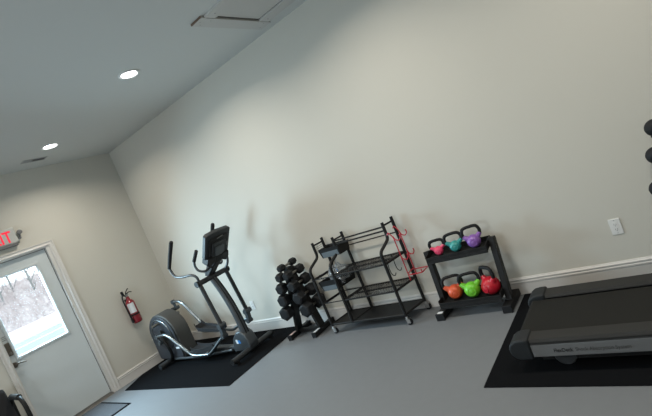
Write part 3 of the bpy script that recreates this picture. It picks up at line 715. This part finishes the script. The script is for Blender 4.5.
# red accessory rack on the cart's right end
xr = 4.112
Rk = thing('red_hook_rack', 'red wire hook rack hung on the right end of the storage cart', 'hook rack', (xr, -.12, .3))
for y, zt in ((-.20, .835), (-.062, .855)):
    bm = nb(); tube(bm, filletpath([(4.06, y, zt-.01), (4.075, y, zt+.012), (xr, y, zt-.04), (xr, y, .365)], .03), .0052, 8); wr = link('upright_wire', bm, red_m, Rk, smooth=True)
    for z in (.785, .595):
        bm = nb(); tube(bm, smoothpath([(xr, y, z+.015), (xr+.012, y, z-.018), (xr+.045, y, z-.03), (xr+.068, y, z-.005), (xr+.066, y, z+.022)], 5), .0052, 8); link('hook', bm, red_m, wr, smooth=True)
bm = nb(); tube(bm, filletpath([(xr, -.20, .418), (xr+.142, -.20, .418), (xr+.142, -.062, .418), (xr, -.062, .418)], .015), .0052, 8); tube(bm, [(xr+.142, -.20, .418), (xr+.142, -.20, .452)], .0052, 8)
tube(bm, [(xr, -.20, .433), (xr, -.062, .433)], .0052, 8); link('holder_loop', bm, red_m, Rk, smooth=True)
for y, lb in ((-.27, 'front'), (-.15, 'rear')):
    bm = nb(); x = 3.985
    tube(bm, smoothpath([(x-.012, y, .598), (x, y, .617), (x+.01, y, .598), (x+.004, y, .53), (x+.012, y, .475), (x+.038, y, .462), (x+.055, y, .485)], 5), .0042, 8)
    tag(base_to(link('s_hook', bm, blk, smooth=True), (x, y, .46)), 'black S hook hanging under the upper mesh shelf, the '+lb+' one of two', 'hook')
for z, y in ((.60, -.24), (.60, -.15)):
    bm = nb(); x = fx(XA, y)
    tube(bm, smoothpath([(x-.012, y, z-.004), (x, y, z+.014), (x+.011, y, z-.004), (x+.006, y, z-.03), (x+.02, y, z-.045), (x+.033, y, z-.03)], 4), .003, 6)
    tag(base_to(link('s_hook', bm, blk, smooth=True), (x, y, z-.05)), 'small black hook on the left end bar of the cart, '+('nearer the viewer' if y < -.2 else 'nearer the wall'), 'hook')

# ------------------------------------------------------------ kettlebell rack
KR = thing('kettlebell_rack', 'black two-shelf rack holding six coloured kettlebells', 'kettlebell rack', (4.59, -.16, 0))
for x in (4.325, 4.905):
    bm = nb(); box(bm, x-.036, x+.036, -.325, -.005, .004, .058); ft = link('foot', bm, blk, KR, bevel=.005)
    bm = nb(); box(bm, x-.039, x+.039, -.335, -.315, 0, .062); link('end_cap', bm, blk_hex, ft, bevel=.004)
    if x < 4.5:
        bm = nb(); box(bm, x-.03, x+.02, -.31, -.27, .0582, .0588); link('sticker', bm, paper, ft)
for x, xt in ((4.349, 4.325), (4.908, 4.918)):
    bm = nb(); beam(bm, (x, -.195, .055), (xt, -.11, .572), .048, .062, (0, 1, 0)); link('upright', bm, blk, KR, bevel=.004)
def tray(z, y0, y1, x0, x1, tilt):
    bm = nb()
    prism(bm, [(y0, z), (y0-.002, z+.030), (y0+.004, z+.030), (y0+.008, z+.006), (y1-.006, z+.006+tilt), (y1-.004, z+.05+tilt), (y1, z+.05+tilt), (y1, z+tilt)],
          lambda y, zz: (x0, y, zz), lambda y, zz: (x1, y, zz))
    link('shelf', bm, blk, KR, bevel=.002)
    bm = nb(); box(bm, x0, x1, y0-.002, y0+.010, z-.028, z); link('shelf_rail', bm, blk, KR, bevel=.002)
tray(.509, -.225, -.055, 4.348, 4.890, .012)
tray(.116, -.30, -.09, 4.347, 4.888, .01)
bm = nb(); beam(bm, (4.889, -.225, .522), (4.889, -.055, .542), .006, .055); beam(bm, (4.349, -.225, .522), (4.349, -.055, .542), .006, .055)
beam(bm, (4.887, -.30, .14), (4.887, -.09, .15), .006, .05); beam(bm, (4.349, -.30, .14), (4.349, -.09, .15), .006, .05); link('shelf_bracket', bm, blk, KR)

def kettlebell(x, y, z, rb, hw, hh, col, rot, label, cat='kettlebell'):
    """rb body radius, hw half handle width, hh total height"""
    t = thing('kettlebell', label, cat, (x, y, z), 'coloured kettlebells on the rack', local=True)
    t.rotation_euler = (0, 0, rot)
    m = mat('vinyl_'+col[0], col[1], .32, spec=.45, coat=.15)
    bm = nb(); prof_ = []
    cz = rb*.90
    for k in range(17):
        a = -PI/2+.45+(PI-.45)*k/16; prof_.append((max(.0008, math.cos(a)*rb), cz+math.sin(a)*rb*.98))
    prof_[0] = (prof_[0][0], 0.0)
    lathe(bm, prof_, seg=28)
    for s in (-1, 1):     # shoulders rising to the handle
        top = Vector((s*hw*1.0, 0, cz+rb*.98)); bot = Vector((s*rb*.40, 0, cz+rb*.25))
        tube(bm, [bot, bot.lerp(top, .6), top], .02, 12, rs=[rb*.52, rb*.36, max(.0155, rb*.235)])
    link('body', bm, m, t, smooth=True, local=True)
    bm = nb(); lathe(bm, [(.001, -.002), (rb*.50, -.002), (rb*.54, .002), (rb*.54, .02)], (0, -rb*.90, cz*.97), 'y', 24, close=False); link('face_disc', bm, m, t, smooth=True, local=True)
    rr = max(.0135, rb*.205); z0 = cz+rb*.92; zt = hh-rr
    P = [(-hw*.95, 0, z0), (-hw*1.0, 0, z0+(zt-z0)*.45), (-hw*.80, 0, zt-(zt-z0)*.12), (-hw*.35, 0, zt), (0, 0, zt), (hw*.35, 0, zt), (hw*.80, 0, zt-(zt-z0)*.12), (hw*1.0, 0, z0+(zt-z0)*.45), (hw*.95, 0, z0)]
    bm = nb(); tube(bm, smoothpath(P, 5), rr, 12); link('handle', bm, blk_hex, t, smooth=True, local=True)
    return t
kettlebell(4.455, -.145, .527, .041, .062, .145, ('pink', (.70, .06, .15)), .25, 'small pink kettlebell with a black handle, left on the top shelf')
kettlebell(4.615, -.145, .527, .049, .071, .170, ('teal', (.03, .26, .25)), .25, 'teal kettlebell with a black handle, middle of the top shelf')
kettlebell(4.782, -.145, .527, .057, .071, .190, ('purple', (.22, .10, .38)), .30, 'purple kettlebell with a black handle, right on the top shelf')
kettlebell(4.480, -.190, .131, .065, .082, .212, ('orange', (.58, .085, .03)), .36, 'orange kettlebell with a black handle, left on the bottom shelf')
kettlebell(4.640, -.205, .131, .068, .082, .216, ('green', (.14, .50, .03)), .25, 'lime green kettlebell with a black handle, middle of the bottom shelf')
kettlebell(4.802, -.200, .131, .076, .070, .240, ('red', (.46, .010, .025)), -.6, 'large red kettlebell with a black handle, right on the bottom shelf')

# ------------------------------------------------------------ treadmill
TM = thing('treadmill', 'black treadmill with silver side panel on the right black mat', 'treadmill', (6, -.75, .007))
ty0, ty1 = -1.15, -.43      # outer sides
tx0, tx1 = 5.262, 6.95
bm = nb(); box(bm, 5.185, 6.5, -1.03, -.565, .140, .186); link('running_belt', bm, belt_m, TM, bevel=.02, seg=4)
bm = nb(); cyl(bm, (5.20, -1.03, .155), (5.20, -.565, .155), .026, 20); link('rear_roller', bm, belt_m, TM, smooth=True)
for y0, y1, s in ((ty0, -1.035, -1), (-.56, ty1, 1)):
    yo = y0 if s < 0 else y1
    bm = nb(); prism(bm, [(y0, .190), (y0+.012, .208), (y1-.012, .208), (y1, .196), (y1, .180), (y0, .182)], lambda y, z: (tx0, y, z), lambda y, z: (6.55, y, z)); rl = link('side_rail', bm, rail_m, TM, bevel=.003)
    bm = nb(); box(bm, tx0, 6.55, yo+.004 if s < 0 else yo-.02, yo+.02 if s < 0 else yo-.004, .168, .186); link('rail_groove', bm, slot_m, rl)
    bm = nb(); box(bm, tx0+.004, 6.55, yo if s < 0 else yo-.03, yo+.03 if s < 0 else yo, .098, .172); sp_ = link('side_panel', bm, silver_m, TM, bevel=.003)
    if s < 0:
        o1 = text('lettering', 'FlexDeck', .031, (5.394, ty0-.0012, .124), FACE_Y, ink, TM, .0006, .0006, .100)
        o2 = text('lettering', 'Shock Absorption System', .031, (5.507, ty0-.0012, .124), FACE_Y, inkp, TM, .0006, 0, .262)
    # rear end cap
    bm = nb(); ya, yb = (ty0-.012, -1.03) if s < 0 else (-.565, ty1+.012)
    cap = [(5.275, .086), (5.275, .216), (5.235, .218), (5.195, .212), (5.162, .192), (5.148, .160), (5.152, .125), (5.172, .098), (5.20, .086)]
    prism(bm, cap, lambda x, z: (x, ya, z), lambda x, z: (x, yb, z)); ec = link('end_cap', bm, cap_m, TM, smooth=True, bevel=.012, seg=3)
    bm = nb(); yy = -1.09 if s < 0 else -.5
    lathe(bm, [(.001, -.018), (.055, -.018), (.060, -.012), (.060, .012), (.055, .018), (.001, .018)], (5.43, yy, .075), 'y', 28, close=False); link('levelling_wheel', bm, gray_pl, TM, smooth=True)
bm = nb(); box(bm, 5.3, 6.9, -1.10, -1.06, .05, .13); box(bm, 5.3, 6.9, -.53, -.49, .05, .13); box(bm, 5.35, 5.41, -1.06, -.53, .07, .12); link('frame', bm, blk, TM)
bm = nb(); prism(bm, [(6.50, .06), (6.50, .20), (6.58, .26), (6.85, .27), (6.97, .20), (6.97, .06)], lambda x, z: (x, -1.14, z), lambda x, z: (x, -.44, z)); link('motor_cover', bm, gray_pl, TM, bevel=.02, seg=3)
bm = nb(); box(bm, 6.55, 6.9, -1.12, -.46, .007, .07); link('front_foot', bm, blk, TM, bevel=.01)
for y in (-1.17, -.41):
    bm = nb(); beam(bm, (6.80, y, .03), (6.98, y, 1.28), .04, .09, (1, 0, 0)); link('upright', bm, ell_g, TM, bevel=.008)
    bm = nb(); tube(bm, filletpath([(6.95, y, 1.08), (6.62, y, 1.05)], .03), .02, 10); link('handrail', bm, blk_soft, TM, smooth=True)
bm = nb(); prism(bm, [(6.86, 1.18), (6.82, 1.24), (6.98, 1.52), (7.04, 1.50), (7.02, 1.20)], lambda x, z: (x, -1.17, z), lambda x, z: (x, -.41, z)); link('console', bm, gray_pl, TM, bevel=.015)

# ------------------------------------------------------------ balls on a wall rack (right edge)
bx = [(6.146, 1.033), (6.105, .862), (6.064, .646)]
names = ['topmost', 'middle', 'lowest']
RB = .054
BR = thing('ball_rack', 'black wall-mounted arm rack at the right edge that carries the black balls', 'rack', (6.20, 0, .5))
bm = nb(); beam(bm, (6.11, -.015, .50), (6.22, -.015, 1.12), .03, .05, (0, 1, 0)); link('wall_bar', bm, blk, BR)
for x, z in bx:
    bm = nb(); tube(bm, filletpath([(x+.05, -.02, z-.062), (x+.02, -.15, z-.062)], .02), .006, 8)
    tube(bm, [(x+math.cos(a)*.028, -.15+math.sin(a)*.028, z-.052) for a in [2*PI*i/18 for i in range(19)]], .006, 8); link('ball_cradle', bm, blk, BR, smooth=True)
for (x, z), nm in zip(bx, names):
    bm = nb(); bmesh.ops.create_uvsphere(bm, u_segments=32, v_segments=20, radius=RB)
    o = link('exercise_ball', bm, blk_hex, smooth=True); o.location = (x, -.15, z)
    bm = nb(); lathe(bm, [(RB+.0001, -.002), (RB+.0008, -.001), (RB+.0008, .001), (RB+.0001, .002)], (0, 0, 0), 'z', 32, close=False); sm = link('seam', bm, blk, o, smooth=True)
    tag(o, 'round black ball at the right edge of the photo, '+nm+' of three', 'ball', 'black balls at the right edge')

# ------------------------------------------------------------ chair by the door
CH = thing('armchair', 'black padded chair with curved tubular arms left of the door', 'chair', (.42, -2.68, 0))
def rbox(name, x0, x1, y0, y1, z0, z1, m, parent, bv=.03):
    bm = nb(); box(bm, x0, x1, y0, y1, z0, z1); return link(name, bm, m, parent, smooth=True, bevel=bv, seg=4)
rbox('seat', .24, .68, -2.91, -2.37, .40, .47, blk_soft, CH)
bm = nb(); beam(bm, (.20, -2.67, .47), (.115, -2.67, .80), .46, .05, (0, 1, 0))
bm.free(); bm = nb(); prism(bm, [(.17, .40), (.285, .42), (.215, .735), (.17, .765), (.11, .74)], lambda x, z: (x, -2.93, z), lambda x, z: (x, -2.335, z)); link('backrest', bm, blk_soft, CH, smooth=True, bevel=.02, seg=3)
for y in (-2.320, -2.97):
    bm = nb(); tube(bm, filletpath([(.185, y, .03), (.20, y, .60), (.27, y, .648), (.54, y, .645), (.60, y, .57), (.62, y, .03)], .09, 7), .021, 12); link('arm_frame', bm, blk, CH, smooth=True)
    bm = nb(); tube(bm, filletpath([(.27, y, .652), (.52, y, .650)], .05), .030, 12); link('arm_pad', bm, gray_pl, CH, smooth=True)
    for x in (.185, .62):
        bm = nb(); cyl(bm, (x, y, 0), (x, y, .03), .02, 12); link('foot_cap', bm, blk_hex, CH, smooth=True)
bm = nb(); cyl(bm, (.61, -2.96, .40), (.61, -2.31, .40), .012, 10); cyl(bm, (.19, -2.96, .42), (.19, -2.31, .42), .012, 10); link('cross_bar', bm, chrome, CH, smooth=True)

for o in bpy.data.objects:
    if '_o' in o: del o['_o']
